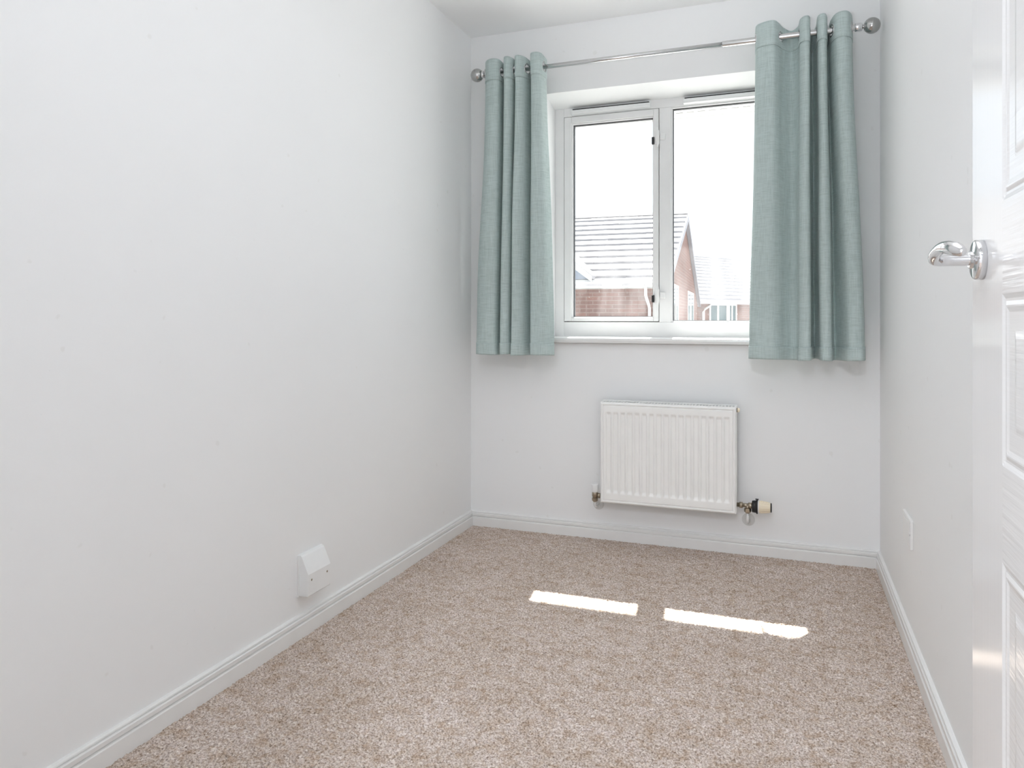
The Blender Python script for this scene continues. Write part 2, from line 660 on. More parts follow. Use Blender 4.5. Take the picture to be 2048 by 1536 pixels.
# trickle vents; a near-black strip on top paints the shade of the open slot
for x0, x1, zt in ((-0.985, -0.600, 2.0345), (-0.447, -0.062, 2.0345)):
    tv = MB().hexa([(x0, YF - 0.018, zt - 0.019), (x1, YF - 0.018, zt - 0.019), (x1, YF, zt - 0.024), (x0, YF, zt - 0.024),
                    (x0, YF - 0.020, zt), (x1, YF - 0.020, zt), (x1, YF, zt), (x0, YF, zt)]).build('trickle_vent', M['plastic'], win, 0.0015)
    MB().box(x0 + 0.006, x1 - 0.006, YF - 0.016, YF, zt, zt + 0.0055).build('vent_slot', M['slot_shade'], tv)
    MB().box(x0 + 0.002, x1 - 0.002, YF - 0.0225, YF - 0.018, zt - 0.012, zt - 0.0085).build('vent_slider', M['plastic'], tv, 0.0008)

# two catches across the joint of the casement and the mullion
for zc in (1.868, 1.122):
    up = 1 if zc > 1.5 else -1
    c = MB().box(-0.575, -0.558, YF - 0.016, YF, zc - 0.032, zc + 0.032)
    c.lathe((-0.5655, YF - 0.012, zc - 0.045), (0, 0, 1), [(0, 0.005), (0.02, 0.006), (0.07, 0.006), (0.09, 0.005)], 10)
    o = c.build('window_catch', M['frame'], win, 0.0015)
    MB().box(-0.556, -0.531, YF - 0.012, YF, zc - 0.012, zc + 0.018).build('catch_plate', M['frame'], o, 0.003)
    MB().box(-0.594, -0.582, YF - 0.012, YF + 0.002, zc - 0.030, zc + 0.004).build('stop_pad', M['black'], o, 0.001, label='small black stop pad')

# sill board
b = MB()
prof = [(YF + 0.02, 0.902), (YF + 0.02, 0.929), (3.291, 0.9275), (3.286, 0.925), (3.284, 0.915), (3.286, 0.905), (3.291, 0.902)]
b.prism([(WX0 - 0.035, y, z) for y, z in prof], (WX0 - 0.035, 0, 0), (WX1 + 0.035, 0, 0))
for v in b.bm.verts:
    if v.co.y > D - 0.001:
        v.co.x = min(max(v.co.x, WX0 + 0.0005), WX1 - 0.0005)
sill = b.build('window_sill', M['gloss'], win, 0.0)

# ------------------------------------------------------------------ own eaves, seen through the top of the panes
eav = thing('roof_eaves', 'white vented soffit of this house just outside the window top', 'eaves', (-0.5, YO, 2.09))
sof = MB().box(-4.5, 3.2, YO, 3.985, 2.085, 2.097).build('soffit_board', M['pvc_out'], eav)
pitch, xx = 0.0555, -1.30
n_s = 26
for i in range(n_s):
    x = -1.315 + i * 0.0555
    MB().box(x, x + 0.037, 3.872, 3.892, 2.0825, 2.0855).build('vent_slot', M['soffit_slot'], sof)
MB().box(-4.5, 3.2, 3.972, 3.992, 2.079, 2.30).build('fascia', M['pvc_out'], eav)
b = MB()
pr = [(3.994 + 0.056 + 0.056 * math.cos(a), 2.166 + 0.056 * math.sin(a)) for a in [PI + PI * i / 8 for i in range(9)]]
pr += [(3.994 + 0.056 + 0.052 * math.cos(a), 2.166 + 0.052 * math.sin(a)) for a in [2 * PI - PI * i / 8 for i in range(9)]]
b.prism([(-4.5, y, z) for y, z in pr], (-4.5, 0, 0), (3.2, 0, 0))
b.build('gutter', M['pvc_out'], eav)
MB().hexa([(-4.5, 4.03, 2.22), (3.2, 4.03, 2.22), (3.2, 1.0, 3.9), (-4.5, 1.0, 3.9),
           (-4.5, 4.03, 2.25), (3.2, 4.03, 2.25), (3.2, 1.0, 3.93), (-4.5, 1.0, 3.93)]).build('roof_slope', M['tile'], eav)

# ------------------------------------------------------------------ curtain pole
PS = 0.06                                    # the pole stands this much further off the wall than first measured
KS = (3.24 - PS) / 3.24
ZR, YR = H + (2.184 - H) * KS, 3.240 - PS
pole = thing('curtain_pole', 'chrome telescopic curtain pole with ball ends above the window', 'curtain pole', (-0.54, YR, ZR))
MB().tube([(-1.355 * KS, YR, ZR), (-0.245, YR, ZR)], 0.0100, 16).build('thin_rod', M['steel'], pole)
MB().lathe((-0.250, YR, ZR), (1, 0, 0), [(0, 0.0122), (0.002, 0.0126), (0.523, 0.0126), (0.525, 0.0122)], 18).build('thick_rod', M['steel'], pole)
for s_, xe in ((-1, -1.355 * KS), (1, 0.264 * KS)):
    f = MB().lathe((xe - s_ * 0.005, YR, ZR), (s_, 0, 0), [(0, 0.015), (0.002, 0.0165), (0.024, 0.0165), (0.026, 0.014), (0.027, 0.0075),
                                                        (0.036, 0.0075), (0.038, 0.011), (0.044, 0.011), (0.046, 0.008)], 18).build('end_cap', M['chrome'], pole)
    xc = -1.390 * KS if s_ < 0 else 0.321 * KS
    MB().sphere((xc, YR, ZR), 0.0310).build('ball_finial', M['dark_chrome'], pole)
for xb in (-1.302 * KS, 0.212 * KS):
    bk = MB().lathe((xb, D, ZR), (0, -1, 0), [(0, 0.024), (0.004, 0.024), (0.006, 0.009), (0.062 + PS, 0.009), (0.065 + PS, 0.012)], 16)
    bk.torus((xb, YR, ZR), (1, 0, 0), 0.0155, 0.0035, 20, 6)
    bk.build('bracket', M['chrome'], pole)

# ------------------------------------------------------------------ curtains
LT = [(-1.350, 3.282), (-1.338, 3.225), (-1.305, 3.200), (-1.268, 3.214), (-1.258, 3.290), (-1.247, 3.292), (-1.240, 3.215), (-1.222, 3.196),
      (-1.200, 3.222), (-1.196, 3.290), (-1.188, 3.290), (-1.185, 3.215), (-1.168, 3.198), (-1.140, 3.225), (-1.118, 3.300), (-1.106, 3.298),
      (-1.107, 3.212), (-1.084, 3.190), (-1.058, 3.208), (-1.050, 3.268)]
LB = [(-1.402, 3.280), (-1.385, 3.226), (-1.340, 3.200), (-1.290, 3.212), (-1.278, 3.280), (-1.268, 3.284), (-1.262, 3.212), (-1.245, 3.198),
      (-1.222, 3.215), (-1.214, 3.280), (-1.207, 3.282), (-1.204, 3.212), (-1.190, 3.198), (-1.150, 3.225), (-1.116, 3.300), (-1.102, 3.296),
      (-1.108, 3.210), (-1.085, 3.188), (-1.035, 3.192), (-1.002, 3.240)]
RT = [(-0.120, 3.276), (-0.114, 3.220), (-0.088, 3.200), (-0.050, 3.194), (-0.030, 3.220), (-0.012, 3.258), (0.020, 3.288), (0.048, 3.262),
      (0.056, 3.214), (0.074, 3.193), (0.088, 3.208), (0.090, 3.280), (0.104, 3.318), (0.118, 3.276), (0.122, 3.210), (0.141, 3.193),
      (0.153, 3.222), (0.157, 3.288), (0.166, 3.300), (0.172, 3.250), (0.190, 3.205), (0.220, 3.195), (0.242, 3.222), (0.251, 3.274)]
RB = [(-0.146, 3.272), (-0.139, 3.218), (-0.110, 3.190), (-0.062, 3.186), (-0.032, 3.204), (-0.006, 3.242), (0.020, 3.262), (0.044, 3.250),
      (0.051, 3.208), (0.071, 3.190), (0.092, 3.200), (0.098, 3.272), (0.112, 3.318), (0.127, 3.276), (0.131, 3.210), (0.150, 3.193),
      (0.170, 3.206), (0.176, 3.278), (0.190, 3.312), (0.214, 3.272), (0.236, 3.216), (0.266, 3.200), (0.288, 3.214), (0.298, 3.268)]


def off_wall(P):
    return [(x * (y - PS) / y, y - PS) for x, y in P]


LT, LB, RT, RB = (off_wall(P) for P in (LT, LB, RT, RB))


def catmull(P, n):
    P = [np.array(p) for p in P]
    P = [2 * P[0] - P[1]] + P + [2 * P[-1] - P[-2]]
    segs = len(P) - 3
    out = []
    for k in range(n):
        tt = k / (n - 1) * segs
        i = min(int(tt), segs - 1)
        u = tt - i
        p0, p1, p2, p3 = P[i:i + 4]
        out.append(0.5 * ((2 * p1) + (-p0 + p2) * u + (2 * p0 - 5 * p1 + 4 * p2 - p3) * u * u + (-p0 + 3 * p1 - 3 * p2 + p3) * u ** 3))
    return np.array(out)


def curtain(name, label, T, B, seed):
    root = thing(name, label, 'curtain', (sum(p[0] for p in T) / len(T), YR, 0.846))
    nu, nv = (len(T) - 1) * 14 + 1, 180
    ct, cb = catmull(T, nu), catmull(B, nu)
    z0, z1 = H + (0.846 - H) * KS, H + (2.240 - H) * KS
    rs = np.random.default_rng(seed)
    ph = rs.uniform(0, 6.28, 6)

    def pt(i, j, off=0.0):
        v = j / (nv - 1)
        u = i / (nu - 1)
        w = v * v * (3 - 2 * v)
        w = 0.25 * v + 0.75 * w
        p = cb[i] * (1 - w) + ct[i] * w
        mid = math.sin(PI * v)
        wob = 0.0026 * mid * math.sin(9 * u + 5 * v + ph[0]) + 0.0016 * mid * math.sin(26 * u - 9 * v + ph[1])
        low = max(0, 1 - v / 0.09)
        wob += 0.0028 * low * math.sin(60 * u + ph[2]) * (0.5 + 0.5 * math.sin(21 * u + ph[3]))
        x = p[0] + wob * 0.6
        y = p[1] + wob
        z = z0 + (z1 - z0) * v
        back = (p[1] - 3.195 + PS) / 0.09
        z -= 0.018 * max(0, v - 0.9) / 0.1 * max(0, back)
        z += 0.0025 * math.sin(14 * u + ph[4]) * (1 - v) ** 6
        return np.array([x, y, z])

    G = np.array([[pt(i, j) for j in range(nv)] for i in range(nu)])
    # eyelets where the cloth crosses the rod
    jr = int(round((ZR - z0) / (z1 - z0) * (nv - 1)))
    eyes = []
    for i in range(1, nu - 1):
        if (G[i, jr, 1] - YR) * (G[i + 1, jr, 1] - YR) < 0:
            if not eyes or i - eyes[-1] > 8:
                eyes.append(i)
    cent = [G[i, jr] for i in eyes]
    bm = bmesh.new()
    vs = [[bm.verts.new(G[i, j]) for j in range(nv)] for i in range(nu)]
    arc = np.concatenate([[0], np.cumsum(np.linalg.norm(np.diff(G[:, jr, :2], axis=0), axis=1))])
    for i in range(nu - 1):
        for j in range(nv - 1):
            hole = False
            if abs(j - jr) < 14:
                for e in eyes:
                    da = (arc[i] + arc[i + 1]) / 2 - arc[e]
                    dz = (G[i, j, 2] + G[i, j + 1, 2]) / 2 - ZR
                    if da * da + dz * dz < 0.0205 ** 2:
                        hole = True
                        break
            if hole:
                continue
            f = bm.faces.new([vs[i][j], vs[i + 1][j], vs[i + 1][j + 1], vs[i][j + 1]])
            f.smooth = True
    w = MB()
    w.bm.free()
    w.bm = bm
    pan = w.build('fabric_panel', M['fabric'], root, fix=False)
    so = pan.modifiers.new('thick', 'SOLIDIFY')
    so.thickness = 0.0016
    so.offset = 0
    # doubled hem and header: thin bands standing just proud of the panel
    nrm = np.zeros((nu, 2))
    for i in range(nu):
        tv = ct[min(i + 1, nu - 1)] - ct[max(i - 1, 0)]
        nrm[i] = np.array([tv[1], -tv[0]]) / np.linalg.norm(tv)
    for nm, j0, j1 in (('hem', 0, 7), ('header_band', nv - 14, nv - 1)):
        h = MB()
        for sgn in (1,):
            V = {}
            for i in range(nu):
                tv = G[min(i + 1, nu - 1), j0] - G[max(i - 1, 0), j0]
                nn = np.array([tv[1], -tv[0], 0])
                nn /= max(1e-9, np.linalg.norm(nn))
                for j in range(j0, j1 + 1):
                    V[i, j] = h.bm.verts.new(G[i, j] + nn * 0.0022 * sgn)
            for i in range(nu - 1):
                for j in range(j0, j1):
                    cz = (G[i, j, 2] + G[i, j + 1, 2]) / 2 - ZR
                    if nm == 'header_band' and any(((arc[i] + arc[i + 1]) / 2 - arc[e]) ** 2 + cz ** 2 < 0.0205 ** 2 for e in eyes):
                        continue
                    f = h.bm.faces.new([V[i, j], V[i + 1, j], V[i + 1, j + 1], V[i, j + 1]])
                    f.smooth = True
        o = h.build(nm, M['fabric'], root, fix=False)
        so = o.modifiers.new('thick', 'SOLIDIFY')
        so.thickness = 0.0012
        so.offset = 0
    for e, c in zip(eyes, cent):
        tv = G[e + 1, jr] - G[e - 1, jr]
        nn = Vector((tv[1], -tv[0], 0)).normalized()
        MB().torus((c[0], YR, ZR), nn, 0.0228, 0.0034, 28, 8).build('eyelet', M['steel'], root, label='dark chrome eyelet ring')
    return root


curtain('curtain', 'sage green eyelet curtain hanging at the left side of the window', LT, LB, 1)
curtain('curtain', 'wider sage green eyelet curtain covering the right side of the window', RT, RB, 5)

# ------------------------------------------------------------------ radiator
RX0, RX1, RZ0, RZ1, RYF = -0.782, -0.197, 0.190, 0.647, 3.222
rad = thing('radiator', 'white pressed steel panel radiator on the wall below the window', 'radiator', (-0.49, 3.27, RZ0))
NG = 17
NV = 90
RXS = None
gx0, gx1 = RX0 + 0.016, RX1 - 0.016
gpitch = (gx1 - gx0 - 0.012) / NG


def sst(a, b_, x):
    x = min(1, max(0, (x - a) / (b_ - a)))
    return x * x * (3 - 2 * x)


RXS = ([RX0 + 0.001 * k for k in range(0, 22)] + [gx0 + 0.006 + gpitch * (k + 0.5) / 20 for k in range(20 * NG)] + [RX1 - 0.001 * k for k in range(21, -1, -1)])
RXS = sorted(RXS)
NU = len(RXS)
RZS = sorted([RZ0 + 0.001 * k for k in range(0, 20)] + [RZ0 + 0.02 + (RZ1 - RZ0 - 0.047) * k / 150 for k in range(151)] + [RZ1 - 0.007 - 0.001 * k for k in range(0, 20)])
NV = len(RZS)
RZT = RZS[-1]


def rface(i, j):
    x = RXS[i]
    z = RZS[j]
    ph = ((x - gx0 - 0.006) / gpitch) % 1.0
    inside = gx0 + 0.006 <= x <= gx1 - 0.006
    d = 0
    if inside:
        g = sst(0.06, 0.30, ph) - sst(0.70, 0.94, ph)
        zm = sst(RZ0 + 0.042, RZ0 + 0.060, z) - sst(RZ1 - 0.062, RZ1 - 0.046, z)
        d = 0.0075 * g * zm
    edge = min(x - RX0, RX1 - x, z - RZ0, RZT - z)
    rim = 0.0045 * (sst(0.0095, 0.012, edge) - sst(0.0135, 0.016, edge))
    rnd = 0.006 * (1 - sst(0, 0.007, edge)) ** 2
    return (x, RYF + d + rim + rnd, z)


b = MB()
b.grid(rface, NU, NV)
b.box(RX0 + 0.0005, RX1 - 0.0005, RYF + 0.0115, RYF + 0.02, RZ0 + 0.001, RZT)
b.build('front_panel', M['enamel'], rad, fix=True)
# side covers
for x0, x1 in ((RX0 - 0.001, RX0 + 0.003), (RX1 - 0.003, RX1 + 0.001)):
    MB().box(x0, x1, RYF + 0.008, RYF + 0.066, RZ0 + 0.004, RZT + 0.002).build('side_cover', M['enamel'], rad, 0.001)
# top grille: frame rails and cross bars over a dark inside
g = MB()
g.box(RX0, RX1, RYF + 0.006, RYF + 0.014, RZT - 0.001, RZT + 0.0015)
g.box(RX0, RX1, RYF + 0.054, RYF + 0.066, RZT - 0.001, RZT + 0.0055)
g.build('grille_rail', M['enamel'], rad, 0.0005)
g = MB()
nb = 42
for i in range(nb + 1):
    x = RX0 + 0.006 + (RX1 - RX0 - 0.012) * i / nb
    g.box(x - 0.0026, x + 0.0026, RYF + 0.014, RYF + 0.054, RZT, RZT + 0.0015)
o = g.build('grille_bars', M['enamel'], rad)
o['kind'] = 'stuff'
MB().box(RX0 + 0.004, RX1 - 0.004, RYF + 0.0205, RYF + 0.064, RZ0 + 0.02, RZ1 - 0.012).build('shaded_core', M['dark'], rad)  # solid block coloured dark for the shade inside the grille
# bleed valve
bl = MB().lathe((RX1, RYF + 0.022, 0.628), (1, 0, 0), [(0, 0.009), (0.003, 0.009), (0.0032, 0.0095), (0.004, 0.0095)], 14).build('bleed_valve', M['brass'], rad)
MB().lathe((RX1 + 0.004, RYF + 0.022, 0.628), (1, 0, 0), [(0, 0.0095), (0.004, 0.0095), (0.009, 0.007), (0.010, 0.005)], 14).build('bleed_cap', M['cream'], bl)
# wall brackets
for xb in (RX0 + 0.1, RX1 - 0.1):
    MB().box(xb - 0.015, xb + 0.015, RYF + 0.064, D, RZ0 + 0.05, RZ1 - 0.05).build('wall_bracket', M['enamel'], rad)

# thermostatic valve on the right
YV = 3.252
tv = thing('thermostatic_valve', 'cream and black thermostatic valve right of the radiator', 'valve', (-0.155, YV, 0.15))
b = MB().lathe((RX1, YV, 0.2255), (1, 0, 0), [(0, 0.009), (0.012, 0.009), (0.0122, 0.013), (0.025, 0.013), (0.0252, 0.0085),
                                          (0.046, 0.0085), (0.048, 0.0125), (0.064, 0.0125), (0.066, 0.010), (0.072, 0.010)], 18)
b.lathe((-0.152, YV, 0.2255), (0, 0, -1), [(0, 0.010), (0.014, 0.010)], 14)
b.build('valve_body', M['brass'], tv)
MB().lathe((-0.152, YV, 0.213), (0, 0, -1), [(0, 0.012), (0.002, 0.0145), (0.014, 0.0145), (0.016, 0.012), (0.020, 0.009)], 6, False).build('compression_nut', M['brass'], tv)
b = MB().lathe((-0.1345, YV, 0.2235), (1, 0, 0), [(0, 0.022), (0.0015, 0.0245), (0.012, 0.0255), (0.016, 0.026), (0.0185, 0.030), (0.022, 0.030), (0.0235, 0.028)], 24)
b.build('black_collar', M['black'], tv, label='black collar of the valve head')
b = MB().box(-0.121, -0.108, YV - 0.006, YV + 0.006, 0.2535, 0.2565)
b.build('lock_tab', M['black'], tv, 0.0008)
MB().lathe((-0.111, YV, 0.2235), (1, 0, 0), [(0, 0.0285), (0.001, 0.029), (0.003, 0.029), (0.004, 0.0265)], 28).build('dial_ring', M['plastic'], tv)
b = MB().lathe((-0.107, YV, 0.2235), (1, 0, 0), [(0, 0.0255), (0.001, 0.0255), (0.044, 0.0205), (0.046, 0.0195)], 28)
for i in range(14):
    a = 2 * PI * i / 14
    c_, s_ = math.cos(a), math.sin(a)
    b.hexa([(-0.100, YV + c_ * 0.0245 - s_ * 0.0015, 0.2235 + s_ * 0.0245 + c_ * 0.0015), (-0.100, YV + c_ * 0.0245 + s_ * 0.0015, 0.2235 + s_ * 0.0245 - c_ * 0.0015),
            (-0.066, YV + c_ * 0.0205 + s_ * 0.0015, 0.2235 + s_ * 0.0205 - c_ * 0.0015), (-0.066, YV + c_ * 0.0205 - s_ * 0.0015, 0.2235 + s_ * 0.0205 + c_ * 0.0015),
            (-0.100, YV + c_ * 0.0262 - s_ * 0.0015, 0.2235 + s_ * 0.0262 + c_ * 0.0015), (-0.100, YV + c_ * 0.0262 + s_ * 0.0015, 0.2235 + s_ * 0.0262 - c_ * 0.0015),
            (-0.066, YV + c_ * 0.0222 + s_ * 0.0015, 0.2235 + s_ * 0.0222 - c_ * 0.0015), (-0.066, YV + c_ * 0.0222 - s_ * 0.0015, 0.2235 + s_ * 0.0222 + c_ * 0.0015)])
b.build('valve_head', M['cream'], tv, label='cream plastic valve head')
MB().lathe((-0.061, YV, 0.2235), (1, 0, 0), [(0, 0.0190), (0.0005, 0.0198), (0.004, 0.0192), (0.0052, 0.017)], 24).build('end_cap', M['black'], tv)
bend = [(-0.152, YV, 0.196), (-0.152, YV, 0.168), (-0.152, YV + 0.003, 0.158), (-0.152, YV + 0.010, 0.151), (-0.152, YV + 0.020, 0.148), (-0.152, D, 0.148)]
MB().tube(bend, 0.0052, 12).build('pipe', M['pvc'], tv)
b = MB()
b.lathe((-0.152, D, 0.150), (0, -1, 0), [(0, 0.027), (0.003, 0.027), (0.0045, 0.022), (0.006, 0.008)], 30)
b.build('pipe_collar', M['clear'], tv, label='clear plastic pipe collar')

# lockshield valve on the left
lv = thing('lockshield_valve', 'small brass valve with white cap left of the radiator', 'valve', (-0.813, YV, 0.15))
b = MB().lathe((-0.8135, YV, 0.228), (0, 0, -1), [(0, 0.0115), (0.002, 0.0130), (0.020, 0.0130), (0.022, 0.0105), (0.026, 0.0105)], 18)
b.lathe((-0.8135, YV, 0.213), (1, 0, 0), [(0, 0.009), (0.014, 0.009), (0.0142, 0.012), (0.026, 0.012), (0.0262, 0.009), (0.0315, 0.009)], 16)
b.build('valve_body', M['brass'], lv)
MB().lathe((-0.8135, YV, 0.202), (0, 0, -1), [(0, 0.0115), (0.002, 0.0140), (0.013, 0.0140), (0.015, 0.0115), (0.018, 0.009)], 6, False).build('compression_nut', M['brass'], lv)
MB().lathe((-0.8135, YV, 0.228), (0, 0, 1), [(0, 0.0125), (0.002, 0.0130), (0.030, 0.0165), (0.036, 0.0165), (0.038, 0.0150)], 22).build('valve_cap', M['plastic'], lv, label='white tapered plastic cap')
bend = [(-0.8135, YV, 0.187), (-0.8135, YV, 0.178), (-0.8135, YV + 0.003, 0.168), (-0.8135, YV + 0.010, 0.161), (-0.8135, YV + 0.020, 0.158), (-0.8135, D, 0.158)]
MB().tube(bend, 0.0052, 12).build('pipe', M['pvc'], lv)
MB().lathe((-0.812, D, 0.158), (0, -1, 0), [(0, 0.025), (0.003, 0.025), (0.0045, 0.020), (0.006, 0.008)], 30).build('pipe_collar', M['clear'], lv, label='clear plastic pipe collar')

# ------------------------------------------------------------------ wedge box on the left wall, socket plate on the right wall
bx = thing('wall_box', 'white plastic wedge shaped cable box on left wall above skirting', 'outlet box', (XL, 2.0, 0.20))
pr = [(XL, 0.132), (XL + 0.037, 0.132), (XL + 0.040, 0.136), (XL + 0.040, 0.203), (XL + 0.016, 0.256), (XL + 0.012, 0.261), (XL, 0.263)]
MB().prism([(x, 1.948, z) for x, z in pr], (0, 0, 0), (0, 0.122, 0)).build('box_cover', M['plastic'], bx, 0.0015)
for y, z in ((1.966, 0.183), (2.050, 0.183)):
    MB().lathe((XL + 0.0395, y, z), (1, 0, 0), [(0, 0.0035), (0.001, 0.0035), (0.0016, 0.002)], 12).build('screw', M['brass'], bx)
MB().box(XL, XL + 0.006, 1.944, 2.074, 0.129, 0.262).build('back_plate', M['plastic'], bx, 0.001)

sk = thing('wall_plate', 'white double wall plate low on right wall near the corner', 'wall plate', (XR, 2.55, 0.36))
MB().box(XR - 0.009, XR, 2.478, 2.632, 0.320, 0.408).build('face_plate', M['gloss'], sk, 0.0022)
MB().box(XR - 0.0105, XR - 0.009, 2.490, 2.620, 0.330, 0.398).build('raised_panel', M['gloss'], sk, 0.001)
for y in (2.485, 2.625):
    MB().lathe((XR - 0.009, y, 0.364), (-1, 0, 0), [(0, 0.003), (0.0006, 0.003), (0.0010, 0.002)], 10).build('screw', M['steel'], sk)

# ------------------------------------------------------------------ open door
XD = 0.245
DY0, DY1, DZ0, DZ1 = 0.43, 1.189, 0.008, 1.99
door = thing('door_1', 'white panelled woodgrain door standing open against right wall', None, (XD + 0.02, DY0, 0), kind='structure')
panels = []
for y0, y1 in ((0.582, 0.765), (0.855, 1.0385)):
    panels += [(y0, y1, 1.158, 1.86), (y0, y1, 0.838, 1.046), (y0, y1, 0.20, 0.722)]


def dh(y, z):
    for y0, y1, z0, z1 in panels:
        d = min(y - y0, y1 - y, z - z0, z1 - z)
        if d > 0:
            h = 0.0022 * sst(0.0, 0.006, d) - 0.0014 * sst(0.009, 0.014, d) + 0.0014 * sst(0.016, 0.022, d) - 0.0018 * sst(0.044, 0.056, d)
            return h
    return 0.0


def lines(a, b_, edges):
    s_ = {a, b_}
    for e0, e1 in edges:
        for k in (0, 0.003, 0.006, 0.009, 0.0115, 0.014, 0.016, 0.019, 0.022, 0.030, 0.044, 0.047, 0.050, 0.053, 0.056):
            s_.add(round(e0 + k, 5))
            s_.add(round(e1 - k, 5))
    L = sorted(x for x in s_ if a <= x <= b_)
    out = []
    for p, q_ in zip(L, L[1:]):
        n = max(1, int((q_ - p) / 0.03))
        out += [p + (q_ - p) * i / n for i in range(n)]
    return out + [b_]


LY = lines(DY0, DY1, sorted({(p[0], p[1]) for p in panels}))
LZ = lines(DZ0, DZ1, sorted({(p[2], p[3]) for p in panels}))
b = MB()
b.grid(lambda i, j: (XD + dh(LY[i], LZ[j]), LY[i], LZ[j]), len(LY), len(LZ), smooth=False)
# recessed edges and back
b.hexa([(XD + 0.0005, DY0, DZ0), (XD + 0.040, DY0, DZ0), (XD + 0.040, DY1, DZ0), (XD + 0.0005, DY1, DZ0),
        (XD + 0.0005, DY0, DZ1), (XD + 0.040, DY0, DZ1), (XD + 0.040, DY1, DZ1), (XD + 0.0005, DY1, DZ1)])
# open the front of the box so that the moulded skin shows
bm = b.bm
bm.faces.ensure_lookup_table()
kill = [f for f in bm.faces if all(abs(v.co.x - (XD + 0.0005)) < 1e-6 for v in f.verts) and len(f.verts) == 4 and f.calc_area() > 0.5]
bmesh.ops.delete(bm, geom=kill, context='FACES_ONLY')
b.build('door_leaf', M['door'], door)

ZH, YH = 1.094, 1.131
hd = MB().lathe((XD, YH, ZH), (-1, 0, 0), [(0, 0.0265), (0.0085, 0.0265), (0.0105, 0.0255), (0.0115, 0.0235), (0.0125, 0.012), (0.0127, 0.0115), (0.016, 0.0115), (0.0165, 0.0098)], 40).build('handle_rose', M['chrome'], door)
path = [(XD - 0.014, YH, ZH), (XD - 0.030, YH, ZH), (XD - 0.043, YH - 0.001, ZH), (XD - 0.052, YH - 0.004, ZH), (XD - 0.0580, YH - 0.011, ZH + 0.001),
        (XD - 0.0605, YH - 0.022, ZH + 0.004), (XD - 0.0605, YH - 0.042, ZH + 0.009), (XD - 0.0595, YH - 0.072, ZH + 0.0115), (XD - 0.0575, YH - 0.102, ZH + 0.009),
        (XD - 0.054, YH - 0.122, ZH + 0.005), (XD - 0.050, YH - 0.134, ZH + 0.001), (XD - 0.048, YH - 0.137, ZH)]
rr = [0.0075, 0.0075, 0.0075, 0.0075, 0.0075, 0.0072, 0.007, 0.007, 0.0078, 0.008, 0.0055, 0.002]
r2 = [0.0075, 0.0075, 0.0075, 0.0078, 0.0080, 0.0078, 0.0074, 0.0076, 0.0086, 0.0088, 0.006, 0.002]
# refine with a spline
pp = catmull(path, 60)
ri = np.interp(np.linspace(0, len(rr) - 1, 60), range(len(rr)), rr)
r2i = np.interp(np.linspace(0, len(r2) - 1, 60), range(len(r2)), r2)
MB().tube([tuple(p) for p in pp], list(ri), 20, list(r2i)).build('lever_handle', M['chrome'], door, label='curved chrome lever handle')
# hinges on the hidden edge
for z in (0.25, 1.0, 1.75):
    MB().lathe((XD - 0.002, DY0 - 0.006, z - 0.05), (0, 0, 1), [(0, 0.006), (0.1, 0.006)], 10).build('hinge', M['steel'], door)

# ------------------------------------------------------------------ outside
gr = MB().box(-60, 60, 3.7, 90, -2.8, -2.7).build('ground', M['paving'])
struct(gr, 'pale paved ground far below between the houses')


def frame(P, u, n):
    """local (along u, along n, up) to world"""
    P, u, n = Vector((P[0], P[1], 0)), Vector((u[0], u[1], 0)), Vector((n[0], n[1], 0))
    return lambda a, c, z: P + u * a + n * c + Vector((0, 0, z))


def fbox(bm, F, a0, a1, c0, c1, z0, z1):
    return bm.hexa([F(a0, c0, z0), F(a1, c0, z0), F(a1, c1, z0), F(a0, c1, z0), F(a0, c0, z1), F(a1, c0, z1), F(a1, c1, z1), F(a0, c1, z1)])


ZG = -2.7
# --- nearer house: gable end seen at a slant; a = along the front wall (leftwards), c = depth
th = math.radians(-2.9)
gdir = (math.sin(th), math.cos(th))
wdir = (-gdir[1], gdir[0])
PA = (-0.1559 * 10.4, 1.0093 * 10.4)
FA = frame(PA, wdir, gdir)
LA, GA = 4.2, 7.53
ZE, ZRg = 1.545, 3.02
hA = thing('brick_house', 'nearer red brick house with gable end and tiled roof', 'house', tuple(FA(2, 3, ZG)))
b = MB()
# walls with the gable; windows are set proud, so the shell can stay closed
v = lambda a, c, z: FA(a, c, z)
b.prism([v(0, 0, ZG), v(0, GA, ZG), v(0, GA, ZE), v(0, GA / 2, ZRg - 0.06), v(0, 0, ZE)], v(0, 0, 0), v(LA, 0, 0))
bw = b.build('brick_walls', M['brick'], hA)
# individual roof tiles on the slope that faces the window
run = GA / 2
rise = ZRg - 0.03 - ZE
slope = math.atan2(rise, run)
over = 0.22
nrow, ncol = 12, 14
sl = math.hypot(run, rise) + over / math.cos(slope)
gauge = sl / nrow
tw = (LA + 0.08) / ncol
me_t = bpy.data.meshes.new('roof_tile')
bm = bmesh.new()
ln, th_, dr = gauge + 0.05, 0.040, 0.036
for q in [[(-tw / 2 + 0.0015, 0, 0), (tw / 2 - 0.0015, 0, 0), (tw / 2 - 0.0015, ln, -dr), (-tw / 2 + 0.0015, ln, -dr),
           (-tw / 2 + 0.0015, 0, th_), (tw / 2 - 0.0015, 0, th_), (tw / 2 - 0.0015, ln, th_ - dr), (-tw / 2 + 0.0015, ln, th_ - dr)]]:
    vv = [bm.verts.new(p) for p in q]
    for f in ((3, 2, 1, 0), (4, 5, 6, 7), (0, 1, 5, 4), (1, 2, 6, 5), (2, 3, 7, 6), (3, 0, 4, 7)):
        bm.faces.new([vv[i] for i in f])
bmesh.ops.recalc_face_normals(bm, faces=bm.faces)
bm.to_mesh(me_t)
bm.free()
me_t.materials.append(M['tile'])
ux = Vector((wdir[0], wdir[1], 0)) * -1
up_s = (Vector((gdir[0], gdir[1], 0)) * math.cos(slope) + Vector((0, 0, math.sin(slope)))).normalized()
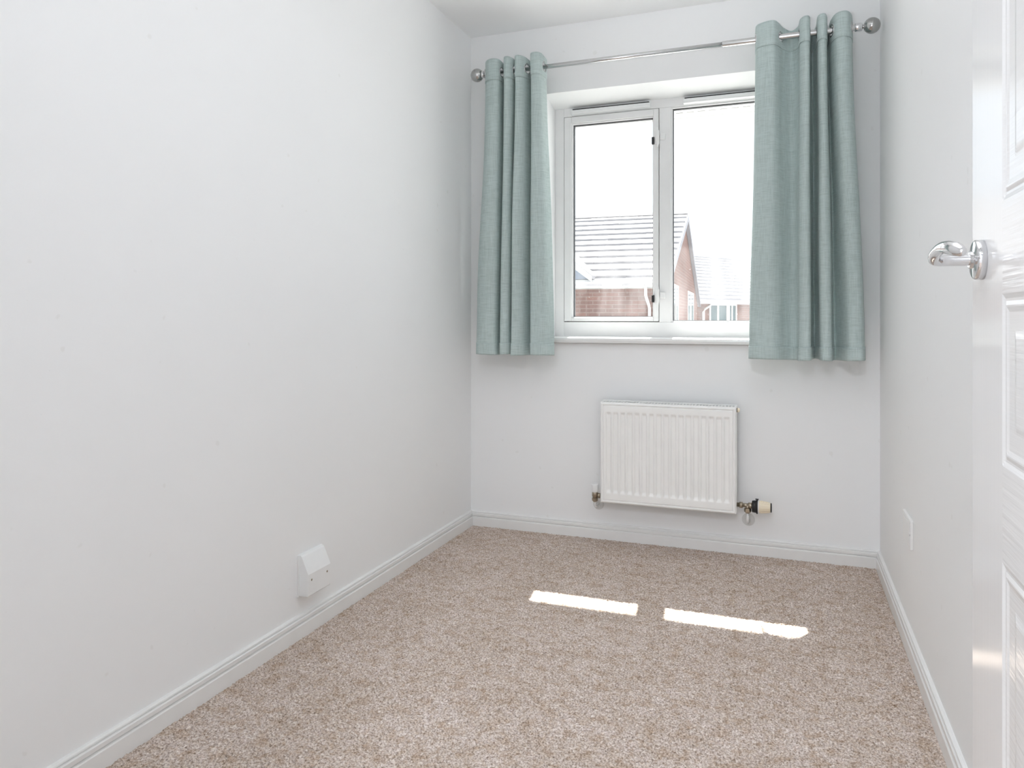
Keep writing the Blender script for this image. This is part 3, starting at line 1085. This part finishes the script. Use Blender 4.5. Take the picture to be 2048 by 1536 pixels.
nz = ux.cross(up_s).normalized()
inv = world_of(hA).inverted()
base = FA(-0.06, 0, ZE + 0.02) - up_s * (over / math.cos(slope))
rt = random.Random(2)
for r in range(nrow):
    for c in range(ncol):
        o = bpy.data.objects.new('roof_tile', me_t)
        COL.objects.link(o)
        o.parent = hA
        o.matrix_parent_inverse = inv
        p = base - ux * (tw * (c + 0.5)) + up_s * (gauge * r) + nz * rt.uniform(-0.002, 0.002)
        mt = Matrix((ux, up_s, nz)).transposed().to_4x4()
        mt.translation = p
        o.matrix_basis = mt
# far slope and ridge tiles
b = MB()
b.hexa([FA(-0.06, run, ZRg - 0.05), FA(LA, run, ZRg - 0.05), FA(LA, GA + 0.25, ZE - 0.10), FA(-0.06, GA + 0.25, ZE - 0.10),
        FA(-0.06, run, ZRg + 0.01), FA(LA, run, ZRg + 0.01), FA(LA, GA + 0.25, ZE - 0.04), FA(-0.06, GA + 0.25, ZE - 0.04)])
b.build('rear_roof_slope', M['tile'], hA)
for i in range(10):
    a0 = -0.06 + i * 0.43
    MB().prism([FA(a0, run - 0.12, ZRg - 0.02), FA(a0, run - 0.07, ZRg + 0.03), FA(a0, run + 0.07, ZRg + 0.03), FA(a0, run + 0.12, ZRg - 0.02)],
               FA(a0, 0, 0), FA(a0 + 0.425, 0, 0)).build('ridge_tile', M['tile'], hA)
# barge boards down both verges
for (c0, z0), (c1, z1) in (((-0.22, ZE - 0.06), (run, ZRg)), ((run, ZRg), (GA + 0.26, ZE - 0.10))):
    MB().hexa([FA(-0.075, c0, z0 - 0.15), FA(-0.005, c0, z0 - 0.15), FA(-0.005, c1, z1 - 0.15), FA(-0.075, c1, z1 - 0.15),
               FA(-0.075, c0, z0 - 0.02), FA(-0.005, c0, z0 - 0.02), FA(-0.005, c1, z1 - 0.02), FA(-0.075, c1, z1 - 0.02)]).build('barge_board', M['barge'], hA)
# fascia, gutter and down pipe
MB_f = fbox(MB(), FA, -0.02, LA, -0.13, -0.11, ZE - 0.10, ZE + 0.03).build('fascia', M['pvc_out'], hA)
fbox(MB(), FA, -0.02, LA, -0.13, 0.0, ZE - 0.10, ZE - 0.085).build('soffit', M['pvc_out'], hA)
pr = [(-0.185 + 0.055 * math.cos(a), ZE - 0.005 + 0.055 * math.sin(a)) for a in [PI + PI * i / 8 for i in range(9)]]
pr += [(-0.185 + 0.048 * math.cos(a), ZE - 0.005 + 0.048 * math.sin(a)) for a in [2 * PI - PI * i / 8 for i in range(9)]]
MB().prism([FA(-0.02, c, z) for c, z in pr], FA(-0.02, 0, 0), FA(LA, 0, 0)).build('gutter', M['pvc_out'], hA)
MB().tube([FA(0.235, -0.185, ZE - 0.05), FA(0.235, -0.185, ZE - 0.20), FA(0.225, -0.16, ZE - 0.25), FA(0.205, -0.07, ZE - 0.34), FA(0.20, -0.05, ZE - 0.38), FA(0.20, -0.05, ZG)],
          0.021, 10).build('down_pipe', M['pvc_out'], hA)


def far_window(F, root, a0, a1, c, z0, z1, splits, axis='a', out=-1):
    """window proud of a wall; axis 'a' runs along the wall front, 'c' along the gable; out = sign of the outward offset"""
    fw = 0.05
    pr_ = 0.03 if axis == 'a' else 0.010

    def bx_(bm, s0, s1, t0, t1, z0_, z1_):
        if axis == 'a':
            fbox(bm, F, s0, s1, c + out * t1, c + out * t0, z0_, z1_)
        else:
            fbox(bm, F, c + out * t1, c + out * t0, s0, s1, z0_, z1_)
    b_ = MB()
    bx_(b_, a0, a0 + fw, 0, pr_, z0, z1)
    bx_(b_, a1 - fw, a1, 0, pr_, z0, z1)
    bx_(b_, a0 + fw, a1 - fw, 0, pr_, z0, z0 + fw)
    bx_(b_, a0 + fw, a1 - fw, 0, pr_, z1 - fw, z1)
    for s_, w_ in splits:
        bx_(b_, s_ - w_ / 2, s_ + w_ / 2, 0, pr_, z0 + fw, z1 - fw)
    f = b_.build('house_window', M['pvc_out'], root)
    ed = [a0 + fw] + sorted(sum([[s_ - w_ / 2, s_ + w_ / 2] for s_, w_ in splits], [])) + [a1 - fw]
    for s0, s1 in zip(ed[0::2], ed[1::2]):
        p_ = MB()
        bx_(p_, s0, s1, 0, pr_ * 0.4, z0 + fw, z1 - fw)
        p_.build('pane', M['farglass'], f)
    return f


far_window(FA, hA, 1.30, 2.35, 0.0, 0.35, 1.575, [(1.83, 0.06)], 'c', -1)
far_window(FA, hA, 4.55, 6.30, 0.0, 0.35, 1.575, [(5.4, 0.06)], 'c', -1)
# gablet dormer at the left
b = MB()
da, dz = 1.72, 2.18
b.prism([FA(1.06, -0.10, 1.585), FA(2.40, -0.10, 1.585), FA(da, -0.10, dz - 0.06)], FA(0, 0, 0), FA(0, 1.6, 0))
dm = b.build('dormer_gable', M['lead'], hA, label='blue grey dormer gable')
for a_end in (1.00, 2.44):
    MB().hexa([FA(a_end, -0.20, 1.585), FA(da, -0.20, dz - 0.03), FA(da, 1.7, dz - 0.03), FA(a_end, 1.7, 1.585),
               FA(a_end, -0.20, 1.640), FA(da, -0.20, dz + 0.03), FA(da, 1.7, dz + 0.03), FA(a_end, 1.7, 1.640)]).build('dormer_roof', M['tile'], dm)
    MB().hexa([FA(a_end, -0.215, 1.54), FA(da, -0.215, dz - 0.09), FA(da, -0.19, dz - 0.09), FA(a_end, -0.19, 1.54),
               FA(a_end, -0.215, 1.625), FA(da, -0.215, dz + 0.015), FA(da, -0.19, dz + 0.015), FA(a_end, -0.19, 1.625)]).build('dormer_barge_board', M['pvc_out'], dm)

# --- farther house behind it on the right
tb = math.radians(33)
bdir = (math.sin(tb), math.cos(tb))
nin = (-bdir[1], bdir[0])
PB = (-0.1099 * 20.2, 1.0265 * 20.2)
FBm = frame(PB, bdir, nin)
B0, B1, GB = -1.2, 7.0, 7.0
ZEB, ZRB = 1.50, 3.15
hB = thing('brick_house', 'farther red brick house behind, right of the nearer gable', 'house', tuple(FBm(2, 3, ZG)))
b = MB()
b.prism([FBm(B0, 0, ZG), FBm(B0, GB, ZG), FBm(B0, GB, ZEB), FBm(B0, GB / 2, ZRB - 0.08), FBm(B0, 0, ZEB)], FBm(B0, 0, 0), FBm(B1, 0, 0))
b.build('brick_walls', M['brick'], hB)
nrow = 14
runB, riseB = GB / 2, ZRB - 0.03 - ZEB
sB = math.atan2(riseB, runB)
slB = math.hypot(runB, riseB) + 0.25
gB = slB / nrow
for r in range(nrow):
    s0 = -0.25 + r * gB
    s1 = s0 + gB + 0.04
    y0, z0 = s0 * math.cos(sB), ZEB + 0.02 + s0 * math.sin(sB)
    y1, z1 = s1 * math.cos(sB), ZEB + 0.02 + s1 * math.sin(sB) - 0.060
    MB().hexa([FBm(B0 - .05, y0, z0), FBm(B1, y0, z0), FBm(B1, y1, z1), FBm(B0 - .05, y1, z1),
               FBm(B0 - .05, y0, z0 + 0.065), FBm(B1, y0, z0 + 0.065), FBm(B1, y1, z1 + 0.065), FBm(B0 - .05, y1, z1 + 0.065)]).build('tile_course', M['tile'], hB)
MB().hexa([FBm(B0, GB / 2, ZRB - 0.06), FBm(B1, GB / 2, ZRB - 0.06), FBm(B1, GB + .2, ZEB - 0.08), FBm(B0, GB + .2, ZEB - 0.08),
           FBm(B0, GB / 2, ZRB), FBm(B1, GB / 2, ZRB), FBm(B1, GB + .2, ZEB - 0.02), FBm(B0, GB + .2, ZEB - 0.02)]).build('rear_roof_slope', M['tile'], hB)
fbox(MB(), FBm, B0, B1, GB / 2 - 0.12, GB / 2 + 0.12, ZRB - 0.03, ZRB + 0.03).build('ridge_tiles', M['tile'], hB)
fbox(MB(), FBm, B0, B1, -0.14, -0.11, ZEB - 0.06, ZEB + 0.04).build('fascia', M['pvc_out'], hB)
pr = [(-0.20 + 0.06 * math.cos(a), ZEB + 0.02 + 0.06 * math.sin(a)) for a in [PI + PI * i / 8 for i in range(9)]]
pr += [(-0.20 + 0.052 * math.cos(a), ZEB + 0.02 + 0.052 * math.sin(a)) for a in [2 * PI - PI * i / 8 for i in range(9)]]
MB().prism([FBm(B0, c, z) for c, z in pr], FBm(B0, 0, 0), FBm(B1, 0, 0)).build('gutter', M['pvc_out'], hB)
MB().tube([FBm(0.22, -0.20, ZEB - 0.03), FBm(0.20, -0.19, ZEB - 0.12), FBm(0.10, -0.09, ZEB - 0.22), FBm(0.07, -0.06, ZEB - 0.30), FBm(0.07, -0.06, ZG)], 0.035, 10).build('down_pipe', M['pvc_out'], hB)
far_window(FBm, hB, 0.38, 1.60, 0.0, 0.15, 1.435, [(0.75, 0.07), (1.20, 0.14), (1.38, 0.05)], 'a', -1)

bpy.context.view_layer.update()
